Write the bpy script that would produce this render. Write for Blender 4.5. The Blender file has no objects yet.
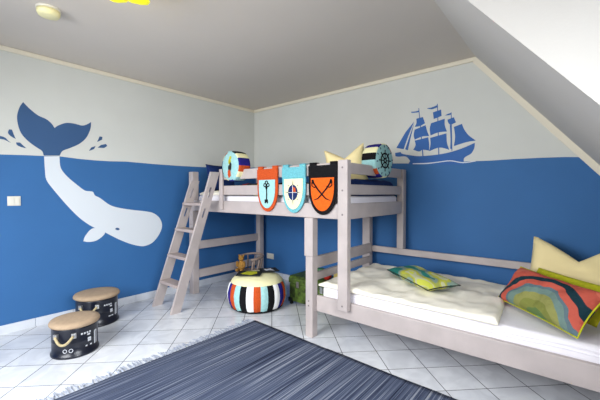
import bpy, bmesh, math, random
from mathutils import Vector, Matrix, noise
from mathutils.geometry import tessellate_polygon
random.seed(4)
PI = math.pi
S = bpy.context.scene
COL = S.collection
def R(a): return math.radians(a)

# ---------------------------------------------------------------- camera
cd = bpy.data.cameras.new('camera'); cam = bpy.data.objects.new('camera', cd); COL.objects.link(cam)
cd.sensor_width = 36; cd.lens = 328.2 / 600 * 36; cd.clip_start = 0.03
cam.location = (3.806, -3.424, 1.227)
cam.rotation_euler = (R(90 - 1.15), 0, R(40.12))
S.camera = cam
# ---------------------------------------------------------------- world, lights, exposure
w = bpy.data.worlds.new('world'); S.world = w; w.use_nodes = True
w.node_tree.nodes['Background'].inputs[0].default_value = (.75, .86, 1, 1)
w.node_tree.nodes['Background'].inputs[1].default_value = 1.2
def area(name, loc, size, energy, color, target, spread=180):
    l = bpy.data.lights.new(name, 'AREA'); l.shape = 'RECTANGLE'; l.size, l.size_y = size
    l.energy = energy; l.color = color; l.spread = R(spread)
    o = bpy.data.objects.new(name, l); COL.objects.link(o); o.location = loc
    o.rotation_euler = (Vector(target) - Vector(loc)).to_track_quat('-Z', 'Y').to_euler()
    return o
area('dormer_window_daylight', (4.56, -2.9, 1.6), (1.35, 1.2), 34, (.92, .96, 1), (2.2, -2.75, 0), 120)
area('rear_window_daylight', (1.95, -4.5, 1.55), (1.9, 1.3), 76, (.96, .98, 1), (2.1, -1.7, .0), 140)
S.view_settings.view_transform = 'Standard'; S.view_settings.look = 'None'
S.view_settings.gamma = 1; S.view_settings.use_curve_mapping = False
S.view_settings.exposure = 0.24

# ---------------------------------------------------------------- materials
def lin(c):
    return tuple(((v/255)/12.92 if v/255 <= .04045 else ((v/255+.055)/1.055)**2.4) for v in c) + (1,)
def mat(name, c, rough=.6, var=0., scale=20, bump=0., bscale=None, stretch=(1,1,1), metal=0, spec=.5, detail=4):
    m = bpy.data.materials.new(name); m.use_nodes = True; nt = m.node_tree; b = nt.nodes['Principled BSDF']
    b.inputs['Base Color'].default_value = lin(c); b.inputs['Roughness'].default_value = rough
    b.inputs['Metallic'].default_value = metal; b.inputs['Specular IOR Level'].default_value = spec
    if var or bump:
        tc = nt.nodes.new('ShaderNodeTexCoord'); mp = nt.nodes.new('ShaderNodeMapping'); mp.inputs['Scale'].default_value = stretch
        nt.links.new(tc.outputs['Object'], mp.inputs[0])
        n = nt.nodes.new('ShaderNodeTexNoise'); n.inputs['Scale'].default_value = scale; n.inputs['Detail'].default_value = detail
        nt.links.new(mp.outputs[0], n.inputs['Vector'])
        if var:
            r = nt.nodes.new('ShaderNodeMixRGB'); r.inputs[1].default_value = tuple(v*(1-var) for v in lin(c)[:3]) + (1,)
            r.inputs[2].default_value = tuple(min(1, v*(1+var)) for v in lin(c)[:3]) + (1,)
            cr = nt.nodes.new('ShaderNodeValToRGB'); cr.color_ramp.elements[0].position = .35; cr.color_ramp.elements[1].position = .65
            nt.links.new(n.outputs['Fac'], cr.inputs[0]); nt.links.new(cr.outputs[0], r.inputs[0]); nt.links.new(r.outputs[0], b.inputs['Base Color'])
        if bump:
            n2 = n
            if bscale:
                n2 = nt.nodes.new('ShaderNodeTexNoise'); n2.inputs['Scale'].default_value = bscale; nt.links.new(mp.outputs[0], n2.inputs['Vector'])
            bp = nt.nodes.new('ShaderNodeBump'); bp.inputs['Strength'].default_value = bump; bp.inputs['Distance'].default_value = .01
            nt.links.new(n2.outputs['Fac'], bp.inputs['Height']); nt.links.new(bp.outputs[0], b.inputs['Normal'])
    return m
def ramp_mat(name, build, stops, rough=.85, bump=.25, bscale=60):
    """fabric whose printed pattern comes from build(nt, coords) -> value socket through a constant ramp"""
    m = bpy.data.materials.new(name); m.use_nodes = True; nt = m.node_tree; b = nt.nodes['Principled BSDF']
    b.inputs['Roughness'].default_value = rough; b.inputs['Specular IOR Level'].default_value = .2
    tc = nt.nodes.new('ShaderNodeTexCoord')
    v = build(nt, tc.outputs['Object'])
    cr = nt.nodes.new('ShaderNodeValToRGB'); cr.color_ramp.interpolation = 'CONSTANT'
    e = cr.color_ramp.elements
    for i, (p, c) in enumerate(stops):
        x = e[i] if i < 2 else e.new(p)
        x.position = p; x.color = lin(c)
    nt.links.new(v, cr.inputs[0]); nt.links.new(cr.outputs[0], b.inputs['Base Color'])
    n = nt.nodes.new('ShaderNodeTexNoise'); n.inputs['Scale'].default_value = bscale; nt.links.new(tc.outputs['Object'], n.inputs['Vector'])
    bp = nt.nodes.new('ShaderNodeBump'); bp.inputs['Strength'].default_value = bump; bp.inputs['Distance'].default_value = .01
    nt.links.new(n.outputs['Fac'], bp.inputs['Height']); nt.links.new(bp.outputs[0], b.inputs['Normal'])
    return m
def mth(nt, op, a, b=None, c=None):
    n = nt.nodes.new('ShaderNodeMath'); n.operation = op
    for i, v in enumerate((a, b, c)):
        if v is None: continue
        if isinstance(v, (int, float)): n.inputs[i].default_value = v
        else: nt.links.new(v, n.inputs[i])
    return n.outputs[0]

BLUE = (44, 100, 157)
M_wall = mat('painted plaster pale grey', (208, 209, 203), .85, .015, 3, .08, 120)
M_blue = mat('painted plaster blue', BLUE, .7, .03, 2, .08, 120)
M_ceil = mat('ceiling paint warm grey', (210, 201, 190), .9, .01, 2, .06, 90)
M_slope = mat('slope paint pale', (200, 196, 190), .9, .01, 2, .06, 90)
M_trim = mat('cornice cream', (228, 220, 200), .6)
M_mblue = mat('mural blue', (48, 84, 128), .7, .03, 3)
M_mship = mat('mural ship blue', (44, 96, 165), .7, .03, 3)
M_mwhite = mat('mural white', (214, 220, 226), .7)
M_wood = mat('whitewashed beech', (180, 169, 166), .5, .07, 6, .15, 30, (1, 1, 1))
M_woodt = mat('tread wood', (166, 152, 148), .5, .08, 8, .15, 30)
M_joint = mat('screw cap', (120, 112, 112), .5)
M_sheet = mat('white sheet', (238, 234, 240), .9, .02, 5, .35, 9, spec=.2)
M_duvet = mat('cream duvet', (246, 240, 224), .9, .015, 6, .5, 7, spec=.2)
M_pillow = mat('cream pillow', (247, 228, 172), .85, .02, 6, .5, 8, spec=.2)
M_navy = mat('navy fabric', (20, 42, 92), .9, .1, 12, .3, 30, spec=.2)
M_black = mat('black fabric', (16, 15, 18), .9, .1, 30, .3, 60, spec=.2)
M_orange = mat('orange felt', (226, 96, 26), .9, .1, 60, .3, 90, spec=.2)
M_rust = mat('rust orange towelling', (196, 80, 36), .95, .12, 90, .6, 140, spec=.2)
M_aqua = mat('aqua fabric', (158, 204, 204), .9, .06, 50, .4, 90, spec=.2)
M_aquat = mat('aqua towelling', (106, 178, 188), .95, .12, 90, .6, 140, spec=.2)
M_cream = mat('cream fabric', (238, 232, 184), .9, .03, 20, .3, 60, spec=.2)
M_white = mat('white fabric', (244, 242, 240), .9, .02, 20, .3, 60, spec=.2)
M_purple = mat('dark violet blue fabric', (36, 32, 120), .9, .08, 20, .3, 60, spec=.2)
M_limeg = mat('yellow green fabric', (190, 190, 40), .9, .1, 40, .3, 60, spec=.2)
M_red = mat('red fabric', (170, 40, 30), .9, .1, 40, .3, 60, spec=.2)
M_plastic = mat('white plastic', (218, 214, 202), .35)
M_beige = mat('beige padded cloth', (166, 144, 120), .9, .06, 30, .4, 120, spec=.2)
M_tin = mat('black navy lacquered tin', (12, 17, 32), .28, .1, 20)
M_print = mat('white print', (205, 208, 214), .5)
M_steel = mat('steel', (190, 190, 190), .3, metal=.9)
M_rope = mat('rope', (172, 158, 122), .9, .15, 120, .5, 200)
M_olive = mat('green patterned trunk', (62, 82, 24), .5, .75, 22, .3, 40, detail=6)
M_dark = mat('dark edging', (22, 24, 22), .6)
M_ochre = mat('ochre plush', (168, 124, 62), .95, .2, 50, .6, 90, spec=.1)
M_oldwood = mat('worn grey wood', (150, 130, 118), .6, .15, 14, .2, 40)
M_frame = mat('window frame white', (235, 235, 235), .4)

def glass():
    m = bpy.data.materials.new('window glass'); m.use_nodes = True; nt = m.node_tree
    nt.nodes.remove(nt.nodes['Principled BSDF']); o = nt.nodes['Material Output']
    t = nt.nodes.new('ShaderNodeBsdfTransparent'); g = nt.nodes.new('ShaderNodeBsdfGlossy'); g.inputs['Roughness'].default_value = .02
    mx = nt.nodes.new('ShaderNodeMixShader'); mx.inputs[0].default_value = .06
    nt.links.new(t.outputs[0], mx.inputs[1]); nt.links.new(g.outputs[0], mx.inputs[2]); nt.links.new(mx.outputs[0], o.inputs[0])
    return m
M_glass = glass()
def emis(name, c, s):
    m = bpy.data.materials.new(name); m.use_nodes = True; b = m.node_tree.nodes['Principled BSDF']
    b.inputs['Base Color'].default_value = lin(c); b.inputs['Emission Color'].default_value = lin(c); b.inputs['Emission Strength'].default_value = s
    return m
M_lamp = emis('lit yellow shade', (225, 220, 20), .7)
M_bulb = emis('warm bulb', (255, 225, 150), 6)

def tile_mat():
    m = bpy.data.materials.new('diagonal floor tiles'); m.use_nodes = True; nt = m.node_tree; b = nt.nodes['Principled BSDF']
    tc = nt.nodes.new('ShaderNodeTexCoord'); sp = nt.nodes.new('ShaderNodeSeparateXYZ'); nt.links.new(tc.outputs['Object'], sp.inputs[0])
    q = 1/math.sqrt(2)
    u = mth(nt, 'MULTIPLY_ADD', mth(nt, 'ADD', sp.outputs[0], sp.outputs[1]), q, -.806 + 27)
    v = mth(nt, 'MULTIPLY_ADD', mth(nt, 'SUBTRACT', sp.outputs[0], sp.outputs[1]), q, -2.37 + 27)
    cb = nt.nodes.new('ShaderNodeCombineXYZ'); nt.links.new(u, cb.inputs[0]); nt.links.new(v, cb.inputs[1])
    br = nt.nodes.new('ShaderNodeTexBrick'); br.offset = 0; br.squash = 1
    br.inputs['Scale'].default_value = 1; br.inputs['Brick Width'].default_value = .27; br.inputs['Row Height'].default_value = .27
    br.inputs['Mortar Size'].default_value = .0028; br.inputs['Mortar Smooth'].default_value = .1
    br.inputs['Color1'].default_value = lin((224, 226, 230)); br.inputs['Color2'].default_value = lin((212, 215, 221)); br.inputs['Mortar'].default_value = lin((92, 94, 98))
    nt.links.new(cb.outputs[0], br.inputs['Vector'])
    n = nt.nodes.new('ShaderNodeTexNoise'); n.inputs['Scale'].default_value = 5; n.inputs['Detail'].default_value = 8; n.inputs['Distortion'].default_value = 1.5
    nt.links.new(cb.outputs[0], n.inputs['Vector'])
    cr = nt.nodes.new('ShaderNodeValToRGB'); cr.color_ramp.elements[0].position = .4; cr.color_ramp.elements[1].position = .6
    cr.color_ramp.elements[0].color = (.88, .88, .89, 1); cr.color_ramp.elements[1].color = (1, 1, 1, 1)
    nt.links.new(n.outputs['Fac'], cr.inputs[0])
    mx = nt.nodes.new('ShaderNodeMixRGB'); mx.blend_type = 'MULTIPLY'; mx.inputs[0].default_value = 1
    nt.links.new(br.outputs['Color'], mx.inputs[1]); nt.links.new(cr.outputs[0], mx.inputs[2]); nt.links.new(mx.outputs[0], b.inputs['Base Color'])
    b.inputs['Roughness'].default_value = .24
    bp = nt.nodes.new('ShaderNodeBump'); bp.inputs['Strength'].default_value = .4; bp.inputs['Distance'].default_value = .002; bp.invert = True
    nt.links.new(br.outputs['Fac'], bp.inputs['Height']); nt.links.new(bp.outputs[0], b.inputs['Normal'])
    return m
M_tile = tile_mat()
M_skirt = mat('skirting tile', (214, 218, 226), .3, .04, 8)

def rug_mat():
    m = bpy.data.materials.new('woven denim rag rug'); m.use_nodes = True; nt = m.node_tree; b = nt.nodes['Principled BSDF']
    tc = nt.nodes.new('ShaderNodeTexCoord')
    def nz(scl, stretch, det=3):
        mp = nt.nodes.new('ShaderNodeMapping'); mp.inputs['Scale'].default_value = stretch; nt.links.new(tc.outputs['Object'], mp.inputs[0])
        n = nt.nodes.new('ShaderNodeTexNoise'); n.inputs['Scale'].default_value = scl; n.inputs['Detail'].default_value = det
        nt.links.new(mp.outputs[0], n.inputs['Vector']); return n.outputs['Fac']
    a = nz(2, (80, .55, 1), 4); c = nz(3, (24, .25, 1), 3)
    f = mth(nt, 'ADD', mth(nt, 'MULTIPLY', a, .6), mth(nt, 'MULTIPLY', c, .4))
    cr = nt.nodes.new('ShaderNodeValToRGB'); e = cr.color_ramp.elements
    e[0].position = .36; e[0].color = lin((30, 35, 52)); e[1].position = .66; e[1].color = lin((158, 162, 172))
    x = e.new(.46); x.color = lin((62, 70, 92)); x = e.new(.54); x.color = lin((86, 94, 114))
    nt.links.new(f, cr.inputs[0]); nt.links.new(cr.outputs[0], b.inputs['Base Color'])
    b.inputs['Roughness'].default_value = .95; b.inputs['Specular IOR Level'].default_value = .1
    bp = nt.nodes.new('ShaderNodeBump'); bp.inputs['Strength'].default_value = .8; bp.inputs['Distance'].default_value = .006
    nt.links.new(a, bp.inputs['Height']); nt.links.new(bp.outputs[0], b.inputs['Normal'])
    return m
M_rug = rug_mat()
M_fringe = mat('rug fringe', (150, 156, 170), .95, .2, 30)

def arcs(nt, co):      # concentric arches around a point under the cushion
    sp = nt.nodes.new('ShaderNodeSeparateXYZ'); nt.links.new(co, sp.inputs[0])
    n = nt.nodes.new('ShaderNodeTexNoise'); n.inputs['Scale'].default_value = 5; nt.links.new(co, n.inputs['Vector'])
    x = mth(nt, 'MULTIPLY', mth(nt, 'SUBTRACT', sp.outputs[0], .06), .85); y = mth(nt, 'MULTIPLY', mth(nt, 'ADD', sp.outputs[1], .16), 1.15)
    d = mth(nt, 'SQRT', mth(nt, 'ADD', mth(nt, 'MULTIPLY', x, x), mth(nt, 'MULTIPLY', y, y)))
    return mth(nt, 'MULTIPLY_ADD', mth(nt, 'ADD', d, mth(nt, 'MULTIPLY', n.outputs['Fac'], .10)), 1.6, -.08)
M_arch = ramp_mat('cushion with arched bands', arcs, [(0, (78, 150, 138)), (.075, (96, 120, 70)), (.13, (128, 132, 66)), (.20, (146, 146, 84)), (.27, (112, 136, 128)), (.33, (96, 116, 124)), (.36, (196, 92, 76)), (.43, (22, 52, 62)), (.50, (190, 88, 72)), (.60, (206, 108, 86))], .85, .9, 26)
def patches(nt, co):
    mp = nt.nodes.new('ShaderNodeMapping'); mp.inputs['Scale'].default_value = (1, 2.2, 1); mp.inputs['Rotation'].default_value = (0, 0, .5); nt.links.new(co, mp.inputs[0])
    n = nt.nodes.new('ShaderNodeTexNoise'); n.inputs['Scale'].default_value = 4.2; n.inputs['Detail'].default_value = 1; nt.links.new(mp.outputs[0], n.inputs['Vector'])
    return n.outputs['Fac']
M_patch = ramp_mat('cushion with green and grey patches', patches, [(0, (40, 120, 110)), (.42, (132, 152, 140)), (.50, (158, 164, 84)), (.55, (184, 184, 66)), (.60, (188, 190, 150)), (.66, (200, 204, 80))])
def bandsx(nt, co):
    sp = nt.nodes.new('ShaderNodeSeparateXYZ'); nt.links.new(co, sp.inputs[0])
    return mth(nt, 'FRACT', mth(nt, 'MULTIPLY', sp.outputs[0], 1.45))
M_throw = ramp_mat('dark throw with coloured bands', bandsx, [(0, (24, 26, 30)), (.22, (60, 66, 40)), (.30, (24, 26, 30)), (.55, (120, 24, 26)), (.66, (26, 28, 32)), (.88, (170, 170, 40)), (.95, (130, 30, 26))])

# ---------------------------------------------------------------- helpers
def tag(o, label=None, cat=None, group=None, kind=None):
    if label: o['label'] = label
    if cat: o['category'] = cat
    if group: o['group'] = group
    if kind: o['kind'] = kind
    return o
def thing(name, loc, label, cat, group=None, rot=(0, 0, 0)):
    o = bpy.data.objects.new(name, None); COL.objects.link(o); o.location = loc; o.rotation_euler = rot
    o.empty_display_size = .1
    return tag(o, label, cat, group)
def build(name, bm, mats, parent=None, smooth=False, bevel=0, seg=2, world=False, loc=None, rot=None, sub=0):
    if not isinstance(mats, (list, tuple)): mats = [mats]
    if world and parent is not None:
        off = Vector((0, 0, 0)); p = parent
        while p is not None: off += p.location; p = p.parent
        bmesh.ops.translate(bm, verts=bm.verts, vec=-off)
    bmesh.ops.recalc_face_normals(bm, faces=bm.faces)
    me = bpy.data.meshes.new(name); bm.to_mesh(me); bm.free()
    for m in mats: me.materials.append(m)
    if smooth:
        for p in me.polygons: p.use_smooth = True
    o = bpy.data.objects.new(name, me); COL.objects.link(o)
    if parent is not None: o.parent = parent
    if loc is not None: o.location = loc
    if rot is not None: o.rotation_euler = rot
    if bevel:
        b = o.modifiers.new('bevel', 'BEVEL'); b.width = bevel; b.segments = seg; b.limit_method = 'ANGLE'; b.angle_limit = R(40)
    if sub:
        s = o.modifiers.new('sub', 'SUBSURF'); s.levels = s.render_levels = sub
    return o
def BM(): return bmesh.new()
def box(bm, x0, x1, y0, y1, z0, z1, mi=0, M=None):
    vs = [bm.verts.new((x, y, z)) for z in (z0, z1) for y in (y0, y1) for x in (x0, x1)]
    for f in ((0, 2, 3, 1), (4, 5, 7, 6), (0, 1, 5, 4), (2, 6, 7, 3), (0, 4, 6, 2), (1, 3, 7, 5)):
        g = bm.faces.new([vs[i] for i in f]); g.material_index = mi
    if M is not None: bmesh.ops.transform(bm, verts=vs, matrix=M)
    return vs
def tube(bm, pts, r, n=10, mi=0, cap=True):
    pts = [Vector(p) for p in pts]; rr = r if isinstance(r, (list, tuple)) else [r]*len(pts)
    rings = []; up = None
    for i, p in enumerate(pts):
        d = (pts[min(i+1, len(pts)-1)] - pts[max(i-1, 0)]).normalized()
        if up is None: up = Vector((0, 0, 1)) if abs(d.z) < .9 else Vector((1, 0, 0))
        a = d.cross(up).normalized(); b = d.cross(a).normalized(); up = -b if False else up
        rings.append([bm.verts.new(p + a*math.cos(t)*rr[i] + b*math.sin(t)*rr[i]) for t in [2*PI*k/n for k in range(n)]])
    for i in range(len(rings)-1):
        for k in range(n):
            f = bm.faces.new((rings[i][k], rings[i][(k+1) % n], rings[i+1][(k+1) % n], rings[i+1][k])); f.material_index = mi
    if cap:
        for rg in (rings[0], rings[-1]):
            f = bm.faces.new(rg); f.material_index = mi
def lathe(bm, prof, n=48, mi=None, cx=0, cy=0, mis=None):
    """prof: (r, z) pairs around z"""
    rings = []
    for r, z in prof:
        if r < 1e-6: rings.append([bm.verts.new((cx, cy, z))])
        else: rings.append([bm.verts.new((cx + r*math.cos(2*PI*k/n), cy + r*math.sin(2*PI*k/n), z)) for k in range(n)])
    for i in range(len(rings)-1):
        A, B = rings[i], rings[i+1]
        for k in range(n):
            l = (k+1) % n
            if len(A) == 1 and len(B) == 1: continue
            if len(A) == 1: f = bm.faces.new((A[0], B[l], B[k]))
            elif len(B) == 1: f = bm.faces.new((A[k], A[l], B[0]))
            else: f = bm.faces.new((A[k], A[l], B[l], B[k]))
            f.material_index = mis(i, k) if mis else (mi or 0)
    return rings
def prism(bm, pts, fn, t0, t1, mi=0):
    """2D outline pts extruded between t0 and t1; fn(a, b, t) -> 3D"""
    A = [bm.verts.new(fn(a, b, t0)) for a, b in pts]; B = [bm.verts.new(fn(a, b, t1)) for a, b in pts]
    n = len(pts)
    for tri in tessellate_polygon([[Vector((a, b, 0)) for a, b in pts]]):
        for ring, order in ((A, tri), (B, tri[::-1])):
            if len(set(order)) == 3:
                f = bm.faces.new([ring[k] for k in order]); f.material_index = mi
    for i in range(n):
        h = bm.faces.new((A[i], A[(i+1) % n], B[(i+1) % n], B[i])); h.material_index = mi
def smooth_outline(P, ang=50, n=4):
    """round the gentle bends of a closed outline, keep its sharp corners"""
    N = len(P); out = []
    def corner(i):
        a, b, c = [Vector(P[(i+k) % N]) for k in (-1, 0, 1)]
        u, v = b-a, c-b
        return u.length < 1e-6 or v.length < 1e-6 or abs(u.angle(v)) > R(ang)
    cs = [corner(i) for i in range(N)]
    for i in range(N):
        p1, p2 = Vector(P[i]), Vector(P[(i+1) % N])
        p0 = Vector(P[i-1]) if not cs[i] else p1*2-p2; p3 = Vector(P[(i+2) % N]) if not cs[(i+1) % N] else p2*2-p1
        if cs[i] and cs[(i+1) % N]: out.append(tuple(p1)); continue
        for k in range(n):
            t = k/n; q = .5*((2*p1)+(p2-p0)*t+(2*p0-5*p1+4*p2-p3)*t*t+(3*p1-p0-3*p2+p3)*t**3); out.append(tuple(q))
    return out
def ell(cx, cy, rx, ry, n=20, a0=0, a1=2*PI, full=True):
    return [(cx + rx*math.cos(a0 + (a1-a0)*k/(n if full else n-1)), cy + ry*math.sin(a0 + (a1-a0)*k/(n if full else n-1))) for k in range(n)]
def strip2d(pts, w):
    L, Rr = [], []
    for i, p in enumerate(pts):
        a = pts[max(i-1, 0)]; b = pts[min(i+1, len(pts)-1)]
        dx, dy = b[0]-a[0], b[1]-a[1]; l = math.hypot(dx, dy) or 1
        ww = w[i] if isinstance(w, (list, tuple)) else w
        L.append((p[0]-dy/l*ww/2, p[1]+dx/l*ww/2)); Rr.append((p[0]+dy/l*ww/2, p[1]-dx/l*ww/2))
    return L + Rr[::-1]
def ring2d(bm, cx, cy, r0, r1, fn, t0, t1, n=28, mi=0):
    for k in range(n):
        a, b = 2*PI*k/n, 2*PI*(k+1)/n
        prism(bm, [(cx+r0*math.cos(a), cy+r0*math.sin(a)), (cx+r1*math.cos(a), cy+r1*math.sin(a)), (cx+r1*math.cos(b), cy+r1*math.sin(b)), (cx+r0*math.cos(b), cy+r0*math.sin(b))], fn, t0, t1, mi)
def cushion(bm, w, h, t, n=20, chop=0, pinch=.06, seed=0, wr=.006, mi=0):
    """pillow lying in local xy, thickness along z; chop pushes the middle of the +y edge down"""
    def P(i, j, s):
        u = -1 + 2*i/n; v = -1 + 2*j/n
        x = u*w/2*(1 - pinch*(1 - v*v)); y = v*h/2*(1 - pinch*(1 - u*u))
        th = t/2*(max(0, (1-u**4)*(1-v**4)))**.55
        if chop:
            y -= chop*h*max(0, 1-abs(u)**1.0*1.05)**1.2*max(0, (v+.4)/1.4)**1.3
            th *= 1 + .35*(1-abs(u))*max(0, -v)
        nn = noise.noise(Vector((x*9+seed, y*9, s*2)))*wr*1.5 + noise.noise(Vector((x*22+seed, y*22, s*3)))*wr*.6
        edge = max(0, (1-u**8)*(1-v**8))
        return (x, y, s*(th + nn*edge))
    top = [[bm.verts.new(P(i, j, 1)) for j in range(n+1)] for i in range(n+1)]
    bot = [[top[i][j] if i in (0, n) or j in (0, n) else bm.verts.new(P(i, j, -1)) for j in range(n+1)] for i in range(n+1)]
    for i in range(n):
        for j in range(n):
            f = bm.faces.new((top[i][j], top[i+1][j], top[i+1][j+1], top[i][j+1])); f.material_index = mi
            f = bm.faces.new((bot[i][j], bot[i][j+1], bot[i+1][j+1], bot[i+1][j])); f.material_index = mi
def slab(bm, corners, z0, th, nx=40, ny=24, wr=.01, seed=0, droop=.0, edge=.06):
    """soft blanket over a four-cornered area; corners given round the outline"""
    a, b, c, d = [Vector(p) for p in corners]
    def P(i, j, s):
        u, v = i/nx, j/ny
        p = (a*(1-u)+b*u)*(1-v) + (d*(1-u)+c*u)*v
        m = min(u*(a-b).length, (1-u)*(a-b).length, v*(a-d).length, (1-v)*(a-d).length)
        e = min(1, m/edge); e = math.sqrt(max(0, 1-(1-e)**2))
        wig = noise.noise(Vector((p.x*1.6+seed, p.y*1.6, 0)))*.02
        nn = noise.noise(Vector((p.x*5+seed, p.y*5, 1)))*wr + noise.noise(Vector((p.x*13+seed, p.y*9, 2)))*wr*.5
        z = z0 + (th*(.45 + .55*e) + nn*e if s else 0)
        return (p.x + wig, p.y + wig*.6, z)
    T = [[bm.verts.new(P(i, j, 1)) for j in range(ny+1)] for i in range(nx+1)]
    B = [[bm.verts.new(P(i, j, 0)) for j in range(ny+1)] for i in range(nx+1)]
    for i in range(nx):
        for j in range(ny):
            bm.faces.new((T[i][j], T[i+1][j], T[i+1][j+1], T[i][j+1])); bm.faces.new((B[i][j], B[i][j+1], B[i+1][j+1], B[i+1][j]))
    for i in range(nx):
        bm.faces.new((T[i][0], B[i][0], B[i+1][0], T[i+1][0])); bm.faces.new((T[i][ny], T[i+1][ny], B[i+1][ny], B[i][ny]))
    for j in range(ny):
        bm.faces.new((T[0][j], T[0][j+1], B[0][j+1], B[0][j])); bm.faces.new((T[nx][j], B[nx][j], B[nx][j+1], T[nx][j+1]))
def frame_from(origin, xdir, ydir):
    x = Vector(xdir).normalized(); y = Vector(ydir); y = (y - x*y.dot(x)).normalized(); z = x.cross(y)
    M = Matrix((x, y, z)).transposed().to_4x4(); M.translation = Vector(origin); return M

# ---------------------------------------------------------------- mural outlines (wall coordinates in metres)
FLUKE = [[(-2.761,2.046),(-2.713,1.993),(-2.655,1.946),(-2.596,1.923),(-2.554,1.887),(-2.531,1.849),(-2.504,1.876),(-2.439,1.912),(-2.372,1.917),(-2.304,1.908),(-2.26,1.927),(-2.223,1.957),(-2.23,1.885),(-2.27,1.788),(-2.332,1.72),(-2.409,1.672),(-2.471,1.637),(-2.494,1.59),(-2.618,1.58),(-2.63,1.621),(-2.674,1.654),(-2.731,1.702),(-2.779,1.767),(-2.801,1.852),(-2.803,1.923),(-2.785,1.997)]]
BODY = [[(-2.615,1.572),(-2.61,1.446),(-2.6,1.354),(-2.543,1.257),(-2.436,1.104),(-2.343,0.989),(-2.264,0.915),(-2.199,0.869),(-2.113,0.82),(-1.983,0.735),(-1.853,0.665),(-1.744,0.626),(-1.681,0.622),(-1.599,0.65),(-1.523,0.731),(-1.482,0.832),(-1.506,0.924),(-1.581,0.993),(-1.683,1.021),(-1.809,1.04),(-1.954,1.068),(-2.054,1.103),(-2.149,1.179),(-2.195,1.205),(-2.213,1.242),(-2.24,1.249),(-2.285,1.256),(-2.339,1.299),(-2.433,1.39),(-2.487,1.474),(-2.496,1.582)]]
FLIPPER = [[(-2.112,0.846),(-2.199,0.869),(-2.245,0.852),(-2.29,0.793),(-2.306,0.744),(-2.257,0.731),(-2.189,0.738),(-2.13,0.777),(-2.105,0.814)]]
EYE = [[(-2.007,0.843),(-1.992,0.855),(-1.971,0.851),(-1.959,0.836),(-1.972,0.826),(-1.992,0.831)]]
DROPS = [[(-2.86,1.787),(-2.84,1.788),(-2.832,1.76),(-2.816,1.709),(-2.847,1.728),(-2.867,1.755)],[(-2.814,1.679),(-2.787,1.681),(-2.766,1.658),(-2.743,1.634),(-2.78,1.642),(-2.808,1.657)],[(-2.951,1.721),(-2.919,1.722),(-2.887,1.712),(-2.868,1.69),(-2.848,1.67),(-2.894,1.694),(-2.932,1.698)],[(-2.146,1.821),(-2.119,1.818),(-2.123,1.79),(-2.171,1.759),(-2.157,1.792)],[(-2.086,1.749),(-2.074,1.729),(-2.105,1.704),(-2.166,1.702),(-2.134,1.733)],[(-2.184,1.717),(-2.199,1.684),(-2.245,1.659),(-2.226,1.696)]]
WAVE_LEFT = [[(-2.921,1.563),(-2.746,1.572),(-2.618,1.576),(-2.491,1.583),(-2.325,1.571),(-2.182,1.568),(-2.049,1.569),(-1.886,1.578),(-1.585,1.572),(-1.242,1.571),(-0.956,1.576),(-0.465,1.591),(-0.028,1.617)]]
WAVE_BACK = [[(0.06,1.616),(0.921,1.614),(1.639,1.592),(2.235,1.558),(2.606,1.535),(2.968,1.533),(3.196,1.527),(3.388,1.529),(3.566,1.527),(3.73,1.522),(3.882,1.511)]]
HULL = [[(2.364,1.654),(2.449,1.632),(2.546,1.615),(2.676,1.615),(2.783,1.622),(2.868,1.636),(2.967,1.663),(3.069,1.702),(3.065,1.655),(3.039,1.605),(2.999,1.582),(2.976,1.561),(2.976,1.516),(2.976,1.505),(2.479,1.534),(2.449,1.574),(2.405,1.62),(2.317,1.626),(2.286,1.634),(2.282,1.669),(2.344,1.675)]]
SAILS = [[(2.491,1.983),(2.397,1.88),(2.296,1.723),(2.378,1.702),(2.428,1.837)],[(2.493,1.973),(2.443,1.835),(2.395,1.699),(2.425,1.686),(2.452,1.806)],[(2.514,2.008),(2.581,2.017),(2.604,1.949),(2.553,1.927),(2.496,1.925),(2.515,1.961)],[(2.496,1.896),(2.609,1.929),(2.628,1.861),(2.647,1.813),(2.573,1.815),(2.497,1.791),(2.487,1.84)],[(2.497,1.782),(2.638,1.801),(2.648,1.729),(2.648,1.664),(2.583,1.679),(2.546,1.663),(2.484,1.687),(2.507,1.733)],[(2.682,2.048),(2.762,2.063),(2.767,1.999),(2.691,1.979),(2.686,2.02)],[(2.664,1.94),(2.797,1.967),(2.798,1.904),(2.819,1.838),(2.737,1.839),(2.66,1.817),(2.652,1.886)],[(2.657,1.793),(2.815,1.821),(2.82,1.73),(2.842,1.656),(2.782,1.68),(2.729,1.684),(2.648,1.658),(2.661,1.728)],[(2.823,1.954),(2.882,1.969),(2.902,1.916),(2.849,1.897),(2.828,1.927)],[(2.883,1.875),(2.956,1.895),(2.973,1.846),(3.014,1.78),(3.077,1.722),(2.998,1.716),(2.884,1.688),(2.895,1.776)],[(2.845,1.898),(2.857,1.896),(2.867,1.743),(2.864,1.664),(2.851,1.665),(2.853,1.763)]]
FLAGS = [[(2.456,2.09),(2.504,2.086),(2.539,2.09),(2.539,2.071),(2.504,2.073),(2.465,2.077)],[(2.627,2.1),(2.672,2.1),(2.726,2.114),(2.723,2.091),(2.676,2.081),(2.627,2.094)],[(2.797,1.999),(2.831,2.012),(2.856,2.015),(2.856,1.998),(2.828,1.995)]]
MASTS = [[(2.535,2.115),(2.542,2.114),(2.591,1.612),(2.58,1.613)],[(2.722,2.128),(2.729,2.126),(2.749,1.61),(2.739,1.61)],[(2.853,2.021),(2.86,2.02),(2.871,1.645),(2.863,1.646)]]
WATERLINE = [[(2.479,1.545),(2.622,1.541),(2.731,1.545),(2.852,1.552),(2.968,1.527),(3.078,1.534),(3.078,1.527),(2.968,1.518),(2.852,1.543),(2.731,1.536),(2.622,1.529),(2.479,1.536)]]

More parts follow.
